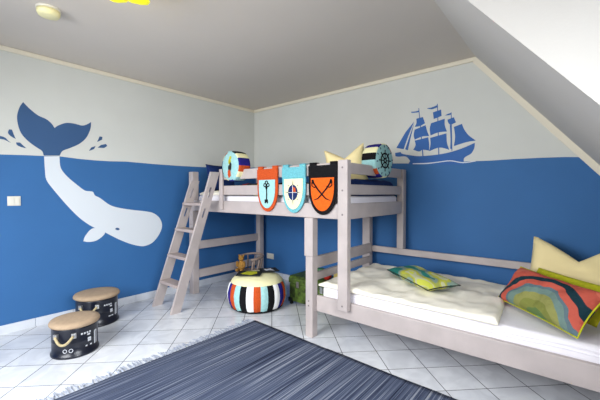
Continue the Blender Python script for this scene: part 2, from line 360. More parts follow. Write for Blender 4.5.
# ---------------------------------------------------------------- the room
H = 2.5; CX = 3.07; KX = 4.6; KZ = H - (KX-CX)*1.2184; YB = -4.6; D0, D1 = -1.88, -3.9
def st(name, bm, mats, **k):
    return tag(build(name, bm, mats, **k), kind='structure')
def face(bm, pts, mi=0):
    f = bm.faces.new([bm.verts.new(p) for p in pts]); f.material_index = mi; return f
def solid(o, t, off):
    s = o.modifiers.new('solid', 'SOLIDIFY'); s.thickness = t; s.offset = off
bm = BM(); box(bm, -.1, KX+.1, YB-.1, .1, -.08, 0); st('floor', bm, M_tile)
# left wall: pale upper part and blue lower part divided by the wavy painted line
wl = [(YB, 1.56), (-3.3, 1.56)] + WAVE_LEFT[0][:-1] + [(0, 1.625)]
bm = BM()
prism(bm, [(YB, 0), (0, 0), (0, H), (YB, H)], lambda a, b, t: (t, a, b), -.1, 0, 0)
prism(bm, wl[::-1] + [(YB, 0), (0, 0)], lambda a, b, t: (t, a, b), .0001, .0009, 1)
st('wall_left', bm, [M_wall, M_blue])
sx = lambda z: CX + (H-z)/1.2184
wb = [(0, 1.625)] + WAVE_BACK[0][:-1] + [(sx(1.51), 1.51)]
bm = BM()
prism(bm, [(0, 0), (KX, 0), (KX, KZ), (CX, H), (0, H)], lambda a, b, t: (a, t, b), 0, .1, 0)
prism(bm, wb[::-1] + [(0, 0), (KX, 0), (KX, KZ)], lambda a, b, t: (a, t, b), -.0009, -.0001, 1)
st('wall_back', bm, [M_wall, M_blue])
bm = BM(); box(bm, -.1, CX, YB-.1, .1, H, H+.1); box(bm, CX, KX+.1, D1, D0, H, H+.1); st('ceiling', bm, M_ceil)
nx_, nz_ = math.cos(math.atan(1/1.2184))*.1, math.sin(math.atan(1/1.2184))*.1
bm = BM()
for y0, y1 in ((D0+.002, .1), (YB-.1, D1-.002)):
    prism(bm, [(CX, H), (KX, KZ), (KX+nx_, KZ+nz_), (CX+nx_, H+nz_)], lambda a, b, t: (a, t, b), y0, y1)
st('wall_slope', bm, M_slope)
bm = BM()
for y0, y1 in ((D0, D0+.002), (D1-.002, D1)):
    prism(bm, [(CX, H+.05), (CX, H), (KX, KZ), (KX+.05, KZ), (KX+.05, H+.05)], lambda a, b, t: (a, t, b), y0, y1)
st('wall_dormer', bm, M_slope)
bm = BM()   # knee wall and the dormer front around its window
box(bm, KX, KX+.1, D0, .1, 0, KZ); box(bm, KX, KX+.1, YB-.1, D1, 0, KZ)
W0, W1, WZ0, WZ1 = -2.2, -3.6, .95, 2.3
box(bm, KX, KX+.1, D1, D0, 0, WZ0); box(bm, KX, KX+.1, D1, D0, WZ1, H); box(bm, KX, KX+.1, W0, D0, WZ0, WZ1); box(bm, KX, KX+.1, D1, W1, WZ0, WZ1)
st('wall_right', bm, M_slope)
bm = BM()   # wall behind the camera with a wide window
V0, V1, VZ0, VZ1 = .9, 3.0, .85, 2.25
box(bm, 0, V0, YB-.1, YB, 0, H); box(bm, V1, CX, YB-.1, YB, 0, H); box(bm, V0, V1, YB-.1, YB, 0, VZ0); box(bm, V0, V1, YB-.1, YB, VZ1, H)
prism(bm, [(CX, 0), (KX, 0), (KX, KZ), (CX, H)], lambda a, b, t: (a, t, b), YB-.1, YB)
st('wall_front', bm, M_wall)
def window(name, horiz, a0, a1, z0, z1, p):
    bm = BM(); g = BM(); f = .05
    def bx(m, u0, u1, v0, v1, t0, t1):
        if horiz: box(m, u0, u1, p+t0, p+t1, v0, v1)
        else: box(m, p+t0, p+t1, u0, u1, v0, v1)
    mid = (a0+a1)/2
    bx(bm, a0, a0+f, z0, z1, 0, .05); bx(bm, a1-f, a1, z0, z1, 0, .05); bx(bm, mid-f/2, mid+f/2, z0, z1, 0, .05)
    bx(bm, a0+f, a1-f, z0, z0+f, 0, .05); bx(bm, a0+f, a1-f, z1-f, z1, 0, .05)
    bx(g, a0+f, a1-f, z0+f, z1-f, .02, .026)
    o = st(name, bm, M_frame); build('pane', g, M_glass, o)
window('window_1', False, W1, W0, WZ0, WZ1, KX+.03)
window('window_2', True, V0, V1, VZ0, VZ1, YB-.08)
# cornice strips
bm = BM(); box(bm, 0, .022, YB, 0, H-.04, H); st('trim_1', bm, M_trim, bevel=.006)
bm = BM(); box(bm, .022, CX, -.022, 0, H-.04, H); st('trim_2', bm, M_trim, bevel=.006)
bm = BM()
c, s_ = 1/math.hypot(1, 1.2184), 1.2184/math.hypot(1, 1.2184)
prism(bm, [(CX, H), (KX, KZ), (KX-s_*.05, KZ-c*.05), (CX-.02, H-.05)], lambda a, b, t: (a, t, b), -.022, 0)
st('trim_3', bm, M_trim)
# tiled skirting: one strip per wall, tile joints left as gaps
for nm, hor, L in (('baseboard_left', False, 4.6), ('baseboard_back', True, KX)):
    bm = BM(); a = 0
    while a < L:
        b2 = min(a+.30, L)
        if hor: box(bm, a+.0015, b2-.0015, -.012, 0, 0, .078)
        else: box(bm, 0, .012, -b2+.0015, -a-.0015-(.013 if a == 0 else 0), 0, .078)
        a += .30
    st(nm, bm, M_skirt, bevel=.001)

# ---------------------------------------------------------------- murals on the walls
fl = lambda x0: (lambda a, b, t: (x0+t, a, b))
def mural_part(name, polys, m, parent, wall, t0, t1):
    bm = BM()
    for p in polys:
        if len(p) > 5: p = smooth_outline(p)
        prism(bm, p, (lambda a, b, t: (t, a, b)) if wall == 0 else (lambda a, b, t: (a, -t, b)), t0, t1)
    return build(name, bm, m, parent, world=True)
wm = thing('whale_mural', (0, -2.1, 1.3), 'large painted sperm whale diving on the left wall, blue tail above and white body below', 'wall mural')
wbody = mural_part('whale_body', BODY, M_mwhite, wm, 0, .0011, .0016); wbody['label'] = 'white whale body on blue paint'
mural_part('tail_fluke', FLUKE, M_mblue, wm, 0, .0011, .0016)['label'] = 'dark blue tail fluke'
mural_part('flipper', FLIPPER, M_mwhite, wbody, 0, .0017, .0021)
mural_part('eye', EYE, M_mblue, wbody, 0, .0017, .0021)
for d in DROPS: mural_part('water_drop', [d], M_mblue, wm, 0, .0011, .0016)
sm = thing('sailing_ship_mural', (2.7, 0, 1.55), 'painted blue three-masted sailing ship silhouette on the back wall above the blue paint', 'wall mural')
mural_part('hull', HULL, M_mship, sm, 1, .0011, .0016)
for d in SAILS: mural_part('sail', [d], M_mship, sm, 1, .0011, .0016)
for d in MASTS: mural_part('mast', [d], M_mship, sm, 1, .0011, .0015)
for d in FLAGS: mural_part('flag', [d], M_mship, sm, 1, .0011, .0016)
mural_part('waterline', WATERLINE, M_mwhite, sm, 1, .0017, .0020)

# ---------------------------------------------------------------- bunk bed
bed = thing('bunk_bed', (2.2, -.65, 0), 'whitewashed wooden offset bunk bed, high bunk at the left and low bunk at the right', 'bunk bed')
def bp(name, m, *boxes, bev=.006):
    bm = BM()
    for b in boxes: box(bm, *b)
    return build(name, bm, m, bed, bevel=bev, world=True)
FY0, FY1 = -1.255, -1.18
BY0, BY1 = -.15, -.075
bp('post', M_wood, (.17, .255, -1.225, -1.14, 0, 1.49))
bp('post', M_wood, (.20, .285, BY0, BY1, 0, 1.49))
bp('post', M_wood, (2.365, 2.455, -1.255, -1.20, .30, 1.49))
bp('post', M_wood, (2.37, 2.44, BY0, BY1, .65, 1.475))
bp('post', M_wood, (1.965, 2.055, BY0, BY1, 0, 1.02))
bp('post', M_wood, (2.025, 2.115, FY0, FY1, .69, 1.02))
bp('post', M_wood, (2.035, 2.11, -1.25, -1.175, 0, .69))
bp('post', M_wood, (4.28, 4.36, -1.25, -1.175, 0, .55)); bp('post', M_wood, (4.28, 4.36, BY0, BY1, 0, .65))
bp('guard_post', M_wood, (.83, .885, -1.262, -1.236, 1.05, 1.49))
# long rails
bp('side_rail', M_wood, (.257, 2.363, -1.235, -1.20, 1.02, 1.145))
bp('side_rail', M_wood, (.287, 2.368, -.13, -.095, 1.02, 1.145))
bp('guard_rail', M_wood, (.83, 2.363, -1.235, -1.205, 1.21, 1.31))
bp('guard_rail', M_wood, (.83, 2.363, -1.235, -1.205, 1.375, 1.475))
bp('guard_rail', M_wood, (.287, 2.368, -.125, -.1, 1.21, 1.30))
bp('end_rail', M_wood, (2.395, 2.43, -1.198, -.152, 1.02, 1.145))
bp('guard_rail', M_wood, (2.395, 2.42, -1.198, -.152, 1.215, 1.30))
bp('guard_rail', M_wood, (2.395, 2.42, -1.198, -.152, 1.385, 1.475))
bp('end_rail', M_wood, (.215, .25, -1.138, -.152, 1.02, 1.145))
bp('end_rail', M_wood, (.215, .245, -1.138, -.152, .54, .64))
bp('end_rail', M_wood, (.215, .245, -1.138, -.152, .185, .285))
bp('end_rail', M_wood, (2.055, 2.085, -1.173, -.152, .575, .68))
bp('end_rail', M_wood, (2.055, 2.085, -1.173, -.152, .47, .54))
bp('side_rail', M_wood, (2.112, 4.278, -1.199, -1.165, .22, .355))
bp('side_rail', M_wood, (2.057, 4.278, -.13, -.095, .22, .355))
bp('guard_rail', M_wood, (2.057, 4.278, -.13, -.1, .585, .65))
bp('end_rail', M_wood, (4.29, 4.33, -1.173, -.152, .22, .50))
# slatted bases
for x0, x1, z, y0, y1 in ((.29, 2.39, 1.035, -1.198, -.132), (2.13, 4.27, .24, -1.163, -.132)):
    bm = BM(); n = 14
    for k in range(n):
        x = x0 + (x1-x0)*(k+.25)/n; box(bm, x, x+.08, y0, y1, z, z+.02)
    build('slatted_base', bm, M_wood, bed, world=True)
for x, y, z in ((2.41, -1.257, 1.06), (2.41, -1.257, 1.25), (2.41, -1.257, .34), (2.07, -1.252, .31), (2.07, -1.252, .27), (2.41, -1.257, 1.43)):
    bm = BM(); prism(bm, ell(x, z, .008, .008, 10), lambda a, b, t: (a, t, b), y, y+.004); build('screw_cap', bm, M_joint, bed, world=True)

# ladder
lad = thing('ladder', (.5, -1.7, 0), 'whitewashed wooden ladder leaning against the left end of the high bunk', 'ladder')
def rail_fn(Bt, Tp):
    Bt, Tp = Vector(Bt), Vector(Tp); d = (Tp-Bt); L = d.length
    def f(s, w_, t):   # s 0..L along, w_ across (horizontal y), t thickness in x
        return tuple(Bt + d*(s/L) + Vector((t, w_, 0)))
    return f, L
LB = [((.305, -1.70, 0), (.465, -1.325, 1.37)), ((.685, -1.70, 0), (.845, -1.325, 1.455))]
for Bt, Tp in LB:
    f, L = rail_fn(Bt, Tp); bm = BM(); W = .052; h = .013
    def q(s0, s1, w0, w1):
        vs = [bm.verts.new(f(s, w_, t)) for t in (-.014, .014) for w_ in (w0, w1) for s in (s0, s1)]
        for fc in ((0, 1, 3, 2), (4, 6, 7, 5), (0, 4, 5, 1), (2, 3, 7, 6), (0, 2, 6, 4), (1, 5, 7, 3)): bm.faces.new([vs[i] for i in fc])
    slots = [(1.01, 1.11), (1.23, 1.34)]
    q(0, L, -W, -h); q(0, L, h, W); a = 0
    for s0, s1 in slots: q(a, s0, -h, h); a = s1
    q(a, L, -h, h)
    bmesh.ops.remove_doubles(bm, verts=bm.verts, dist=1e-5)
    build('side_rail', bm, M_wood, lad, world=True)
for z in (.27, .55, .83, 1.11):
    fr = z/1.45
    xl = .305 + .16*z/1.37 + .0135; xr = .685 + .16*z/1.455 - .0135; yc = -1.70 + .385*fr
    bm = BM(); box(bm, xl, xr, yc-.07, yc+.06, z-.016, z+.016); build('tread', bm, M_woodt, lad, bevel=.006, world=True)

# ---------------------------------------------------------------- bedding
def tm(name, bm, m, label, cat, group=None, **k):
    return tag(build(name, bm, m, **k), label, cat, group)
bm = BM(); box(bm, .30, 2.38, -1.18, -.16, 1.057, 1.205); tm('mattress', bm, M_sheet, 'white-sheeted mattress on the high bunk', 'mattress', bevel=.03, seg=4)
bm = BM(); box(bm, 2.14, 4.26, -1.155, -.14, .262, .435); low_mattress = tm('mattress', bm, M_sheet, 'white-sheeted mattress on the low bunk', 'mattress', bevel=.035, seg=4)
for z in (.385, .405):
    bm = BM(); tube(bm, [(2.17 + k*.07, -1.156, z + .004*math.sin(k*.9)) for k in range(30)], .004, 6); build('piping', bm, M_sheet, low_mattress, smooth=True)
bm = BM(); slab(bm, [(2.135, -1.178, 0), (3.455, -1.178, 0), (3.37, -.20, 0), (2.12, -.17, 0)], .436, .034, 110, 70, .02, 3, edge=.035)
tm('duvet', bm, M_duvet, 'cream duvet spread flat over the left half of the low bunk', 'duvet', smooth=True)
bm = BM(); slab(bm, [(.75, -1.17, 0), (1.78, -1.17, 0), (1.78, -.2, 0), (.75, -.2, 0)], 1.206, .12, 50, 30, .03, 9, edge=.08)
tm('bed_throw', bm, M_throw, 'dark blanket with coloured bands lying on the high bunk behind the shield pockets', 'blanket', smooth=True)
bm = BM(); slab(bm, [(.30, -1.16, 0), (.74, -1.16, 0), (.74, -.3, 0), (.30, -.3, 0)], 1.206, .05, 20, 20, .02, 5)
tm('blanket', bm, M_duvet, 'folded cream blanket at the left end of the high bunk by the ladder', 'blanket', smooth=True)
def place_cushion(name, label, cat, mtl, w, h, t, M, piping=None, **k):
    bm = BM(); cushion(bm, w, h, t, **k); o = tm(name, bm, mtl, label, cat, smooth=True)
    o.matrix_world = M; o.data.set_sharp_from_angle(angle=R(70))
    if piping:
        pb = BM(); n = 16; pin = k.get('pinch', .06); pts = []
        for e in range(4):
            for i in range(n):
                u = -1 + 2*i/n
                uu, vv = ((u, -1), (1, u), (-u, 1), (-1, -u))[e]
                pts.append((uu*w/2*(1-pin*(1-vv*vv)), vv*h/2*(1-pin*(1-uu*uu)), 0))
        pts.append(pts[0]); tube(pb, pts, .0042, 6, cap=False); build('piping', pb, piping, o, smooth=True)
    return o
# upper pillow: stands on its edge with a dent in the top
place_cushion('pillow', 'cream pillow standing with two peaked corners on the high bunk', 'pillow', M_pillow, .40, .46, .15,
    frame_from((2.075, -.66, 1.465), (.90, .40, .16), (0, .15, 1)), chop=.24, seed=2)
place_cushion('navy_cushion', 'dark navy cushion leaning at the left end of the high bunk beside the wall', 'cushion', M_navy, .40, .34, .12,
    frame_from((.38, -.90, 1.42), (0, 1, 0), (-.25, 0, 1)), seed=7)
bm = BM(); slab(bm, [(2.24, -.95, 0), (2.385, -.95, 0), (2.385, -.2, 0), (2.24, -.2, 0)], 1.206, .15, 16, 20, .02, 15)
tm('folded_blanket', bm, M_navy, 'folded navy blanket at the right end of the high bunk below the drum cushion', 'blanket', smooth=True)
# lower bunk
place_cushion('pillow', 'large cream pillow with a peaked corner leaning on the blue wall at the right', 'pillow', M_pillow, .58, .58, .18,
    frame_from((3.825, -.365, .655), (1, -.05, 0), (0, .35, .42)), chop=.36, seed=11, pinch=.02)
place_cushion('patterned_cushion', 'long cushion with coral, teal and olive arches leaning against the large cream pillow', 'cushion', M_arch,   .67, .285, .14,
    frame_from((3.66, -.855, .575), (.668, -.744, 0), (.42, .38, .75)), seed=4, n=32, wr=.014, piping=M_limeg)
place_cushion('green_cushion', 'flat cushion with yellow-green and grey patches lying on the cream duvet', 'cushion', M_patch, .66, .27, .09,
    frame_from((2.812, -.69, .530), (.776, -.631, 0), (.62, .76, .08)), seed=8, n=24, piping=M_dark)
place_cushion('yellow_cushion', 'yellow-green cushion wedged between the arched cushion and the large cream pillow', 'cushion', M_limeg, .60, .26, .06,
    frame_from((3.75, -.73, .585), (.70, -.71, 0), (.45, .42, .70)), seed=14)

# ---------------------------------------------------------------- shield pockets over the bunk rail
def shield(xc, label, outer, inner, top, w=.27, h=.415):
    t = thing('shield_pocket', (xc, -1.24, 1.47), label, 'wall pocket', 'shield-shaped fabric pockets on the bunk rail')
    F = lambda a, b, q: (a, -q, b)
    def out(s, ztop, hh):
        r = w/2*s; zs = -.20; bot = -hh
        return [(-r, ztop), (-r, zs)] + [(r*math.cos(PI + PI*k/16), zs + (bot-zs)*-math.sin(PI + PI*k/16)) for k in range(1, 16)] + [(r, zs), (r, ztop)]
    bm = BM(); prism(bm, out(1, -.012, h), F, .004, .018); build('border', bm, outer, t, bevel=.004)
    bm = BM(); prism(bm, out(.80, -.115, h-.032), F, .0185, .024); t_panel = build('front_panel', bm, inner, t, bevel=.002)
    bm = BM(); box(bm, -w/2+.001, w/2-.001, -.023, -.0185, -.105, -.014); build('top_band', bm, top, t, bevel=.002)
    for s in (-1, 1):
        bm = BM(); x0 = s*w*.36
        box(bm, x0-.032, x0+.032, -.016, .002, -.05, .012); box(bm, x0-.032, x0+.032, -.016, .045, .006, .014); box(bm, x0-.032, x0+.032, .037, .045, -.09, .006)
        build('tab', bm, top, t, bevel=.002)
    return t_panel, F
k1, F = shield(1.575, 'rust orange shield pocket with an old key on a pale blue front', M_rust, M_aqua, M_rust)
bm = BM(); z0 = .0245; z1 = .028
for cx_, cz in ((-.02, -.165), (.02, -.165), (0, -.142)): ring2d(bm, cx_, cz, .011, .02, F, z0, z1, 14)
prism(bm, strip2d([(0, -.18), (.003, -.25), (0, -.325)], .012), F, z0, z1); ring2d(bm, 0, -.19, .004, .013, F, z0, z1, 12)
prism(bm, [(-.022, -.30), (.02, -.30), (.02, -.335), (.006, -.335), (.006, -.318), (-.006, -.318), (-.006, -.335), (-.022, -.335)], F, z1-.001, z1+.001)
build('key_emblem', bm, M_black, k1)
k2, F = shield(1.905, 'aqua shield pocket with a dark compass rose on a cream front', M_aquat, M_cream, M_aquat)
bm = BM(); prism(bm, ell(0, -.235, .055, .068, 24), F, z0, z1)
for a in range(4):
    an = PI/2*a; prism(bm, [(math.cos(an)*.095, -.235+math.sin(an)*.105), (math.cos(an+.35)*.02, -.235+math.sin(an+.35)*.02), (math.cos(an-.35)*.02, -.235+math.sin(an-.35)*.02)], F, z0, z1)
for a in range(4):
    an = PI/2*a + PI/4; prism(bm, ell(math.cos(an)*.075, -.235+math.sin(an)*.085, .004, .004, 8), F, z0, z1)
build('compass_emblem', bm, M_navy, k2)
bm = BM()
prism(bm, [(.004, -.230), (.004, -.185), (.03, -.195), (.038, -.230)], F, z1+.0005, z1+.002)
build('compass_quarter', bm, M_rust, k2)
bm = BM(); prism(bm, [(-.002, -.30), (.002, -.30), (.002, -.172), (-.002, -.172)], F, z1+.0005, z1+.0018); prism(bm, [(-.052, -.2365), (.052, -.2365), (.052, -.2335), (-.052, -.2335)], F, z1+.0005, z1+.0018)
build('compass_cross', bm, M_white, k2)
k3, F = shield(2.219, 'black-edged orange shield pocket with two crossed sabres, rightmost on the rail', M_black, M_orange, M_black, w=.29, h=.42)
bm = BM()
for s in (-1, 1):
    blade = [(-.085*s, -.155), (-.05*s, -.20), (0, -.25), (.04*s, -.285), (.085*s, -.30)]
    prism(bm, strip2d(blade, [.013, .013, .012, .01, .003]), F, z0, z1 + .0005*(s > 0))
    prism(bm, strip2d([(-.095*s, -.13), (-.085*s, -.158)], .018), F, z1, z1+.002)
    prism(bm, strip2d([(-.10*s, -.145), (-.10*s, -.18), (-.075*s, -.195), (-.05*s, -.185)], .008), F, z1, z1+.002)
build('sabre_emblem', bm, M_black, k3)

# ---------------------------------------------------------------- drum cushions
def drum(M, label, seq, emblem, length=.145, r=.157):
    t = thing('drum_cushion', (0, 0, 0), label, 'cushion', 'round drum cushions on the high bunk'); t.matrix_world = M
    n = 60; bm = BM(); mats = [M_black, M_cream, M_purple, M_aqua, M_rust]
    prof = [(r-.012, 0), (r-.002, .004), (r, .02), (r+.002, length/2), (r, length-.02), (r-.002, length-.004), (r-.012, length)]
    per = n/len(seq)
    lathe(bm, prof, n, mis=lambda i, k: seq[int(k/per) % len(seq)])
    build('striped_side', bm, mats, t, smooth=True)
    fc = None
    for z, nm in ((length, 'face'), (0, 'back')):
        bm = BM(); sgn = 1 if z else -1
        lathe(bm, [(r-.010, z-sgn*.004), (r-.02, z+sgn*.003), (r*.5, z+sgn*.006), (0, z+sgn*.007)], 40); f_ = build(nm, bm, M_aqua, t, smooth=True); fc = f_ if z else fc
    emblem(fc, lambda a, b, q: (a, b, length+.006+q))
    return t
def wheel(t, F):
    bm = BM(); ring2d(bm, 0, 0, .058, .072, F, 0, .004); ring2d(bm, 0, 0, .012, .026, F, 0, .004, 16)
    for a in range(8):
        an = a*PI/4; c_, s2 = math.cos(an), math.sin(an)
        prism(bm, strip2d([(c_*.02, s2*.02), (c_*.098, s2*.098)], [.008, .011]), F, 0, .0035)
    build('ship_wheel_emblem', bm, M_black, t)
    for a in range(12):
        bm = BM(); an = a*PI/6 + .1; c_, s2 = math.cos(an), math.sin(an)
        prism(bm, strip2d([(c_*.118, s2*.118), (c_*.138, s2*.138)], .009), F, 0, .002)
        build('tick_mark', bm, M_navy, t)
def parrot(t, F):
    # bright bird-like print, upright: local +y is up
    bm = BM(); prism(bm, ell(0, .045, .022, .032, 16), F, 0, .003); prism(bm, ell(.012, .085, .017, .017, 14), F, 0, .003); build('print_yellow', bm, M_limeg, t)
    bm = BM(); prism(bm, [(.01, .045), (.034, .02), (.030, -.03), (.012, -.055), (-.004, 0)], F, .003, .005); prism(bm, ell(-.012, -.02, .016, .03, 14), F, 0, .002); build('print_green', bm, M_dark, t)
    bm = BM(); prism(bm, [(-.03, -.045), (.012, -.035), (.02, -.10), (-.012, -.125), (-.034, -.09)], F, 0, .003); build('print_orange', bm, M_rust, t)
# face normal = local z, band order goes counter-clockwise from local x
Mx = frame_from((1.065, -1.14, 1.511), (1, -.05, 0), (0, 0, 1)) 
seqL = [2, 1, 0, 3, 4, 1, 2, 0, 3, 1, 4, 2, 3, 4]
drumL = drum(Matrix.Translation((0, 0, 0)) @ Mx, 'round drum cushion with a bright print on its face, near the ladder top', [2, 1, 0, 3, 4, 1, 2, 0, 3, 1, 2, 3, 1, 4], parrot)
Mr = frame_from((2.32, -.628, 1.525), (.09, .996, 0), (0, 0, 1))
drumR = drum(Mr, 'round drum cushion with a black ship wheel on its aqua face', [3, 4, 0, 1, 2, 1, 0, 3, 4, 2, 1, 0, 3, 2], wheel)

# ---------------------------------------------------------------- striped pouf
pf = thing('pouf', (1.15, -1.0, 0), 'round pouf with black, white, orange, aqua and violet vertical stripes', 'pouf')
ST = [M_white, M_black, M_rust, M_aqua, M_purple]
right = [2, 3, 1, 0, 4, 2, 3, 0, 1, 4, 2, 3, 1]; left = [0, 1, 3, 2, 4, 0, 1, 3, 2, 0, 4, 1, 3]
order = right + left[::-1]
bm = BM(); n = 26*6; az0 = R(-42.4)
prof = [(.24, 0), (.275, .02), (.300, .07), (.314, .13), (.314, .18), (.305, .23), (.292, .265), (.280, .285)]
rings = []
for r, z in prof:
    ring = []
    for k in range(n):
        a = az0 + 2*PI*(k-3)/n; ph = (k % 6)/6
        rr = r*(1 + .018*math.sin(PI*ph)) + .004*noise.noise(Vector((math.cos(a)*6, math.sin(a)*6, z*20)))
        ring.append(bm.verts.new((rr*math.cos(a), rr*math.sin(a), z)))
    rings.append(ring)
for i in range(len(rings)-1):
    for k in range(n):
        f = bm.faces.new((rings[i][k], rings[i][(k+1) % n], rings[i+1][(k+1) % n], rings[i+1][k])); f.material_index = order[(k//6) % 26]
bm.faces.new(rings[0])
build('striped_side', bm, ST, pf, smooth=True)
bm = BM(); lathe(bm, [(.281, .283), (.268, .303), (.248, .323), (.21, .342), (.13, .356), (0, .362)], 48); build('top_panel', bm, M_cream, pf, smooth=True)
bm = BM(); lathe(bm, [(.235, 0), (.262, .004), (.285, .022), (.283, .03)], 48); build('base_band', bm, M_black, pf, smooth=True)
def booklet(x, y, rz, w, l, label, pic, pmat, z):
    t = thing('magazine', (x, y, z), label, 'magazine', 'magazines on the pouf', (0, 0, rz))
    bm = BM(); box(bm, -w/2, w/2, -l/2, l/2, 0, .008); build('cover', bm, M_dark, t, bevel=.002)
    bm = BM(); prism(bm, pic, lambda a, b, q: (a, b, q), .0082, .0092); build('cover_picture', bm, pmat, t)
booklet(1.13, -1.09, R(38), .26, .20, 'black magazine with a yellow picture lying on top of the pouf', [(-.09, -.03), (.03, -.08), (.085, -.01), (.07, .07), (-.04, .075)], M_limeg, .363)
booklet(1.20, -.87, R(60), .20, .18, 'small black booklet with a white figure lying at the back of the pouf', [(-.04, -.05), (0, -.02), (.05, -.06), (.03, .02), (.04, .06), (-.01, .03), (-.05, .05)], M_print, .3725)

# ---------------------------------------------------------------- tin box stools
def stool(x, y, r, h, rz, label):
    t = thing('box_stool', (x, y, 0), label, 'stool', 'round tin box stools', (0, 0, rz))
    hb = h-.045
    bm = BM(); lathe(bm, [(0, .0), (r*1.0, 0), (r*1.03, .004), (r*1.03, .018), (r*.975, .024), (r*.975, hb*.5), (r*.985, hb*.5+.004), (r*.975, hb*.5+.008), (r*.975, hb-.01), (r*.99, hb), (r*.9, hb+.004), (0, hb+.004)], 64)
    build('tin_body', bm, M_tin, t, smooth=True)
    bm = BM(); lathe(bm, [(0, hb+.005), (r*1.04, hb+.005), (r*1.08, hb+.014), (r*1.08, hb+.026), (r*1.03, hb+.038), (r*.8, hb+.045), (0, hb+.047)], 64)
    build('padded_lid', bm, M_beige, t, smooth=True)
    # rope handle on two plates, centred on azimuth 0
    def on(a, z, o=0): return ((r*.975+o)*math.cos(a), (r*.975+o)*math.sin(a), z)
    hd = BM(); pts = [on(-.36+.72*k/12, hb*.80 - .055*math.sin(PI*k/12), .022+.012*math.sin(PI*k/12)) for k in range(13)]
    tube(hd, pts, .0095, 8); hnd = build('rope_handle', hd, M_rope, t, smooth=True)
    for s in (-1, 1):
        bm = BM(); M = Matrix.Rotation(s*.38, 4, 'Z'); box(bm, r*.975, r*.975+.022, -.016, .016, hb*.80-.02, hb*.80+.018, M=M)
        build('bracket', bm, M_steel, hnd, bevel=.003)
    # white stamped marks on the side
    def curved(a, b, q): return ((r*.977+q)*math.cos(a/r), (r*.977+q)*math.sin(a/r), b)
    def mark(u, z, ww, hh):
        bm = BM(); prism(bm, [(u-ww/2, z-hh/2), (u+ww/2, z-hh/2), (u+ww/2, z+hh/2), (u-ww/2, z+hh/2)], curved, 0, .0012); build('printed_mark', bm, M_print, t)
    A = 1.32*r
    for dx, z, ww, hh in ((-.04, hb*.52, .026, .03), (-.045, hb*.32, .05, .01), (.012, hb*.50, .013, .10), (.032, hb*.50, .007, .10), (.022, hb*.72, .028, .01), (-.045, hb*.70, .022, .012)): mark(A+dx, z, ww, hh)
    for u in (.12*r-.02, .12*r+.02):
        bm = BM(); ring2d(bm, u, hb*.28, .011, .0145, curved, 0, .0012, 16); build('printed_ring', bm, M_print, t)
    for k in range(4): mark(.9*r-.03+.02*k, hb*.78, .012, .012)
    return t
stool(.82, -2.61, .155, .262, R(-40), 'black tin box stool with beige padded lid and rope handle, nearer the camera')
stool(.30, -2.285, .178, .287, R(-40), 'black tin box stool with beige padded lid standing nearer the ladder and wall')

# ---------------------------------------------------------------- rug
rg = thing('rug', (2.7, -2.2, 0), 'large flat-woven denim blue rug with a fringe on the tiled floor', 'rug')
bm = BM(); X0, X1, Y0, Y1 = 1.46, 3.95, -3.15, -1.31
nx, ny = 60, 40; T = []
for i in range(nx+1):
    row = []
    for j in range(ny+1):
        u = X0+(X1-X0)*i/nx; v = Y0+(Y1-Y0-.075*i/nx)*j/ny
        e = .008*noise.noise(Vector((u*3, v*3, 0)))
        row.append((u + e*(i in (0, nx)), v + e*(j in (0, ny)), .010 + .0022*noise.noise(Vector((u*9, v*3, 1)))))
    T.append(row)
tv = [[bm.verts.new(p) for p in row] for row in T]; bv = [[bm.verts.new((p[0], p[1], .001)) for p in row] for row in T]
for i in range(nx):
    for j in range(ny):
        bm.faces.new((tv[i][j], tv[i+1][j], tv[i+1][j+1], tv[i][j+1])); bm.faces.new((bv[i][j], bv[i][j+1], bv[i+1][j+1], bv[i+1][j]))
for i in range(nx):
    for j in (0, ny): bm.faces.new((tv[i][j], tv[i+1][j], bv[i+1][j], bv[i][j]))
for j in range(ny):
    for i in (0, nx): bm.faces.new((tv[i][j], tv[i][j+1], bv[i][j+1], bv[i][j]))
build('woven_field', bm, M_rug, rg, smooth=True, world=True)
bm = BM()
for side, X in ((-1, X0), (1, X1)):
    for k in range(70):
        y = Y0+.012+(Y1-Y0-.024)*k/69
        for q in range(2):
            dy = random.uniform(-.02, .02); L = random.uniform(.05, .10)
            tube(bm, [(X - side*.01, y, .006), (X+side*L*.5, y+dy*.4, random.uniform(.004, .012)), (X+side*L, y+dy, .004)], [.004, .004, .003], 5)
tag(build('fringe', bm, M_fringe, rg, world=True), kind='stuff')

# ---------------------------------------------------------------- trunk
tk = thing('trunk', (1.66, -.56, 0), 'small green patterned trunk with dark corners on the floor under the high bunk', 'trunk')
x0, x1, y0, y1 = -.29, .29, -.16, .16
bm = BM(); box(bm, x0, x1, y0, y1, .035, .235); build('body', bm, M_olive, tk, bevel=.012, seg=3)
bm = BM(); prism(bm, [(y0-.006, .237), (y1+.006, .237), (y1+.006, .29), (y1-.02, .315), (y0+.02, .315), (y0-.006, .29)], lambda a, b, t: (t, a, b), x0-.006, x1+.006); build('lid', bm, M_olive, tk, bevel=.006)
for x in (-.16, .16):
    bm = BM(); box(bm, x-.018, x+.018, y0-.014, y0-.0065, .20, .265); build('latch', bm, M_steel, tk, bevel=.002)
for sx_ in (-1, 1):
    for sy in (-1, 1):
        bm = BM(); cx_, cy = sx_*.27, sy*.14
        box(bm, cx_-.028, cx_+.028, cy-.028, cy+.028, .03, .075); box(bm, cx_-.012, cx_+.012, cy-.018, cy+.018, 0, .032); build('foot', bm, M_dark, tk, bevel=.003)
bm = BM(); tube(bm, [(x0-.003, -.05, .19), (x0-.03, -.045, .19), (x0-.03, .045, .19), (x0-.003, .05, .19)], .007, 8); build('handle', bm, M_dark, tk, smooth=True)
